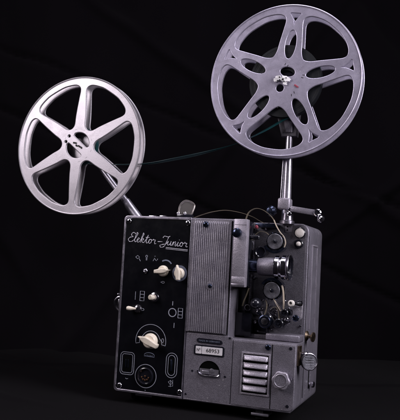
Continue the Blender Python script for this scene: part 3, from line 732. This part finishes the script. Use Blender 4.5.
# post foot: collar, base, dark clamp ball, crank
c = P(285, 204, ya)
MB().box(c.x-.034, c.x+.034, ya-.036, ya+.036, c.z-.032, c.z+.030, .010, 3).build('post_collar', 'paint_light', ar)
MB().lathe([(0, 0), (0, .040), (.016, .040), (.020, .032), (.055, .030), (.055, 0)], (A.x+.008, ya, H-.006), (0, 0, 1), 36).build('post_base', 'edge', ar)
c = P(271.5, 211, .12)
MB().lathe([(-.05, 0), (-.05, .012), (-.02, .013), (-.018, .022), (.004, .030), (.018, .027), (.028, .016), (.030, 0)], c, (-.15, -1, 0), 30).build('clamp_knob', 'steelblue', ar)
a, b = P(291, 208.5, .14), P(318, 213, .14)
ck = MB(); d = (b-a).normalized(); L_ = (b-a).length; an = math.atan2(d.z, d.x)
ck.box(0, L_, -.012, .012, -.016, .014, .005, 2, Matrix.Translation(a) @ Matrix.Rotation(-an, 4, 'Y'))
ck = ck.build('crank_handle', 'paint', prj)
MB().lathe([(0, 0), (0, .018), (.03, .02), (.034, .015), (.035, 0)], (b.x, .155, b.z), F, 26).build('crank_pivot', 'chrome', ck)
c = P(320.5, 218, .11)
MB().lathe([(-.012, 0), (-.012, .010), (0, .019), (.012, .021), (.026, .019), (.034, .012), (.036, 0)], c, (.45, -1, -.35), 28).build('crank_grip', 'chrome', ck)
MB().tube([Vector((b.x, .14, b.z)), c+Vector((0, .012, .0))], [.015, .011], 12).build('crank_link', 'chrome', ck)
for yy, dz in ((.13, -.01), (.15, .014)):
    a = P(289.5, 212, yy); MB().lathe([(0, 0), (0, .012), (.01, .012), (.013, .008), (.014, 0)], (a.x, yy, a.z+dz), F, 20).build('crank_screw', 'chrome', ck)

# ================================================================== REELS
def polar(L, c, R, rot):
    return [(c[0]+R*r*math.cos(math.radians(a+rot)), c[1]+R*r*math.sin(math.radians(a+rot))) for r, a in L]
def sym(L): return [(r, a) for r, a in L]+[(r, -a) for r, a in reversed(L) if abs(a) > .01]
def smooth(L, n=3): return [(v.x, v.y) for v in spline([(a, b, 0) for a, b in L], n, True)]
def reel_left():
    c, R = RX, RR
    root = empty('film_reel', (c[0], YF+.04, c[1]-R))
    tag(root, 'silver six-spoked film reel on the slanting left arm', 'film reel')
    win = sym([(.268, 0), (.275, 6), (.300, 12), (.345, 15.5), (.42, 18.2), (.55, 22), (.70, 24.9), (.795, 26.2), (.845, 25.6), (.875, 23.2), (.888, 20), (.893, 14), (.895, 7)])
    win[0:0] = []
    holes = [smooth(polar(win, c, R, 57.3+60*k), 3) for k in range(6)]
    def seg_(rot):
        L = []
        for i in range(15):
            t = math.radians(-58+116*i/14); L.append((.188*math.cos(t), .188*math.sin(t)))
        L = [(x, z) for x, z in L]
        L = [(max(x, .085), z*.93) for x, z in L]
        L += [(.073, .14), (.068, .12), (.068, -.12), (.073, -.14)]
        ca, sa = math.cos(math.radians(rot)), math.sin(math.radians(rot))
        return [(c[0]+R*(x*ca-z*sa), c[1]+R*(x*sa+z*ca)) for x, z in L]
    dh = [seg_(51), seg_(231)]
    small = [circ(c[0]+R*r*math.cos(math.radians(a)), c[1]+R*r*math.sin(math.radians(a)), R*.016, 12) for r, a in ((.20, 138), (.205, 165))]
    for nm, y, hs in (('front_flange', YF, holes+dh+small), ('rear_flange', YF+TRL, holes)):
        plate(nm, [circ(*c, R, 160)]+hs, y, .012, .0055, 'reel_l', root, bres=3)
    # pressed rims: a bead round the outer edge and round every window
    fl = bpy.data.objects['front_flange']
    mb = MB()
    mb.tube([Vector((c[0]+R*.992*math.cos(t), YF+.001, c[1]+R*.992*math.sin(t))) for t in [2*pi*i/160 for i in range(161)]], .0055, 8, False)
    mb.build('edge_bead', 'reel_l', root)
    MB().lathe([(0, R*.235), (TRL-.006, R*.235)], (c[0], YF+TRL+.002, c[1]), F, 60).build('hub', 'hole', root)  # hub wall coloured near-black too, as painted shade inside the slots
    # small ink marks round the hub: maker's print
    mb = MB()
    random.seed(3)
    ux, uz = math.cos(math.radians(-36)), math.sin(math.radians(-36))
    for i in range(9):
        d = -.075+.019*i; e = random.uniform(-.012, .012)+.008*math.sin(i)
        x = c[0]+R*(d*ux-e*uz*1-.0*uz)+R*.0; z = c[1]+R*(d*uz+e*ux)
        mb.box(x-.005, x+.005, YF-.0008, YF+.001, z-.0045-.003*random.random(), z+.004, 0, 1)
    mb.build('hub_marks', 'ink', root)
    mb = MB()
    for a in (100, 68, 20, -20, -48, -80, -128, 152):
        t = math.radians(a); x, z = c[0]+R*.235*math.cos(t), c[1]+R*.235*math.sin(t)
        MB().box(-.007, .007, -.0012, .001, -.0018, .0018, .0006, 1, Matrix.Translation((x, YF, z)) @ Matrix.Rotation(-(t+pi/2), 4, 'Y')).build('hub_rivet', 'reel_l', root)
    return root
def reel_right():
    c, R = RY_, RR
    root = empty('film_reel', (c[0], YF+.04, c[1]-R))
    tag(root, 'violet-grey five-armed film reel with white paper at its hub, on the upright right arm', 'film reel')
    win = sym([(.355, 0), (.375, 7), (.42, 13), (.50, 18), (.60, 22.5), (.70, 25.6), (.785, 27.4), (.84, 26.8), (.875, 23.5), (.892, 19), (.902, 13), (.907, 6)])
    holes = [smooth(polar(win, c, R, 46.3+72*k), 3) for k in range(5)]
    for k in range(5):
        a = math.radians(82.3+72*k)
        holes.append(circ(c[0]+R*.475*math.cos(a), c[1]+R*.475*math.sin(a), R*.188, 40, R*.070, a))
        tri = [(.745, 0), (.80, 1.0), (.855, 3.2), (.883, 4.6), (.893, 4.0), (.889, 0), (.893, -4.0), (.883, -4.6), (.855, -3.2), (.80, -1.0)]
        holes.append(polar(tri, c, R, 82.3+72*k))
    fr_ = [circ(c[0]+R*.085*math.cos(math.radians(62)), c[1]+R*.118*math.sin(math.radians(66.7)), R*.098, 32, R*.062, math.radians(-14)),
           circ(c[0]+R*.105*math.cos(math.radians(-119)), c[1]+R*.118*math.sin(math.radians(-119)), R*.050, 28)]
    plate('front_flange', [circ(*c, R, 160)]+holes+fr_, YF, .011, .004, 'reel_r', root, bres=3)
    plate('rear_flange', [circ(*c, R, 160)]+holes, YF+TR, .011, .004, 'reel_r', root, bres=3)
    MB().tube([Vector((c[0]+R*.993*math.cos(t), YF+.001, c[1]+R*.993*math.sin(t))) for t in [2*pi*i/160 for i in range(161)]], .005, 8, False).build('edge_bead', 'reel_r', root)
    # torn white paper and red tape at the hub
    mb = MB()
    random.seed(8)
    for (x, z, w_, h_, a) in ((-.035, .018, .026, .018, .3), (-.012, .008, .022, .014, -.3), (.012, .006, .026, .017, -.25), (.002, -.012, .014, .016, .5), (-.05, .006, .012, .012, .9), (.0, .02, .02, .008, -.2)):
        o = [(w_*.8*(1+.38*random.uniform(-1, 1))*math.cos(t), h_*.8*(1+.38*random.uniform(-1, 1))*math.sin(t)) for t in [2*pi*i/13 for i in range(13)]]
        vs = [mb.bm.verts.new((c[0]+.006+x+p*math.cos(a)-q*math.sin(a), YF-.004-.010*random.random(), c[1]-.006+z+p*math.sin(a)+q*math.cos(a))) for p, q in o]
        f = mb.bm.faces.new(vs); r_ = bmesh.ops.extrude_face_region(mb.bm, geom=[f])
        bmesh.ops.translate(mb.bm, vec=(0, .003, 0), verts=[v for v in r_['geom'] if isinstance(v, bmesh.types.BMVert)])
    mb.build('paper_scrap', 'paper', root)
    for x, z, w_ in ((-.022, .018, .003), (-.004, .006, .0045), (.014, .012, .0025), (-.030, .0, .003), (.004, -.006, .003)):
        MB().box(c[0]+x-w_, c[0]+x+w_, YF-.0165, YF-.0045, c[1]-.004+z-w_*1.3, c[1]-.004+z+w_*.8, .001, 1).build('ink_speck', 'ink', root)
    mb = MB(); mb.box(-.013, .013, -.003, 0, -.004, .005, .0015, 1, Matrix.Translation((c[0]+.068, YF-.001, c[1]-.036)) @ Matrix.Rotation(math.radians(35), 4, 'Y')); mb.build('red_tape', 'red', root)
    mb = MB()
    for (r, a) in ((.21, 88), (.19, 78), (.26, 12), (.24, 5), (.33, 160), (.22, -50), (.23, -62), (.36, -100)):
        t = math.radians(a); x, z = c[0]+R*r*math.cos(t), c[1]+R*r*math.sin(t)
        MB().box(-.006, .006, -.0006, .001, -.0016, .0016, 0, 1, Matrix.Translation((x, YF, z)) @ Matrix.Rotation(-t+.4, 4, 'Y')).build('hub_mark', 'ink', root)
    return root
reel_left(); reel_right()

# ================================================================== FILM
fm = empty('film', (.3, .09, 1.3))
tag(fm, 'dark teal film wound on both reels, crossing between them in a long sagging strand', 'film')
def roll(c, r0, r1, y0, y1, mt):
    mb = MB(); n = 40
    prof = [(0, r0)]
    for i in range(n+1):
        r = r0+(r1-r0)*i/n; prof.append((.0003*math.sin(i*2.1)+.0003*math.sin(i*.7), r))
    prof += [(-(y1-y0), r1), (-(y1-y0), r0)]
    return mb.lathe(prof, (c[0], y0, c[1]), F, 72).build('film_roll', mt, fm, 20)
FA, FB = YF+.018, YF+TR-.008
roll(RY_, .06, .196, FA, FB, 'film_side')
roll(RX, .100, .114, FA, YF+TRL-.004, 'film')
def loop(name, pts, y0, y1, mt, th=.0012, n=8):
    q = spline([(P(a, b, (y0+y1)/2).x, P(a, b, (y0+y1)/2).z, 0) for a, b in pts], n)
    return MB().ribbon([(v.x, v.y) for v in q], y0, y1, th).build(name, mt, fm, 60)
def strand(pts, y, wd, mt):
    q = spline([(P(a, b, y).x, P(a, b, y).z, 0) for a, b in pts], 10); n_ = len(q); mb = MB(); rows = []
    for i, v in enumerate(q):
        t = (q[min(i+1, n_-1)]-q[max(i-1, 0)]).normalized(); nn = Vector((-t.y, 0, t.x))
        f = i/(n_-1); tw = .75*math.exp(-((f-.60)/.14)**2)-.35*math.exp(-((f-.30)/.10)**2)
        e = Vector((0, math.cos(tw), 0))+nn*math.sin(tw); o_ = e.cross(Vector((t.x, 0, t.y))).normalized()*.0008
        c_ = Vector((v.x, y, v.y))
        rows.append([mb.bm.verts.new(c_+e*sg*wd/2+o_*so) for sg, so in ((-1, 1), (1, 1), (1, -1), (-1, -1))])
    for A_, B_ in zip(rows, rows[1:]):
        for k in range(4): mb.bm.faces.new((A_[k], A_[(k+1) % 4], B_[(k+1) % 4], B_[k]))
    mb.bm.faces.new(rows[0]); mb.bm.faces.new(rows[-1])
    return mb.build('film_strand', mt, fm, 60)
strand([(78, 163.5), (100, 164.5), (143, 164), (175, 159), (205, 152.5), (235, 144), (262, 132), (285, 119), (303, 109), (316, 97), (321.5, 82), (320, 66)], FA+.020, .026, 'film')
loop('film_loop', [(190, 219.5), (198, 216.3), (206, 213.6), (214, 211.6), (226, 210.3), (240, 212.5), (252, 216.5), (260, 221), (266, 224)], .12, .135, 'film_t')
loop('film_loop', [(246, 219), (248.5, 213), (253, 209.5), (258, 208.5), (264, 210.5), (270, 215), (274, 220)], .085, .105, 'film_t')
loop('film_loop', [(274, 220), (276.5, 226), (280, 232), (284, 237), (285.5, 243), (283.5, 249)], .085, .105, 'film_c')
loop('film_loop', [(252, 240), (256, 234.5), (261, 231.5), (266, 232.5), (269, 235)], .08, .10, 'film_t')
loop('film_loop', [(279, 283), (282, 286), (283.3, 292), (283.7, 300), (283.8, 309)], .07, .09, 'film_c', .0022)
loop('film_loop', [(273.5, 298.5), (277, 304.5), (281, 311)], .07, .09, 'film_c', .0018)
loop('film_loop', [(266, 300), (267, 305), (266, 311), (264, 316)], .07, .09, 'film_t')
loop('film_loop', [(272, 308), (276, 307), (278.5, 311), (279.3, 319)], .07, .09, 'film_t')
loop('film_loop', [(249, 288), (246.5, 295), (244, 301), (242.5, 306)], .08, .10, 'film_t')
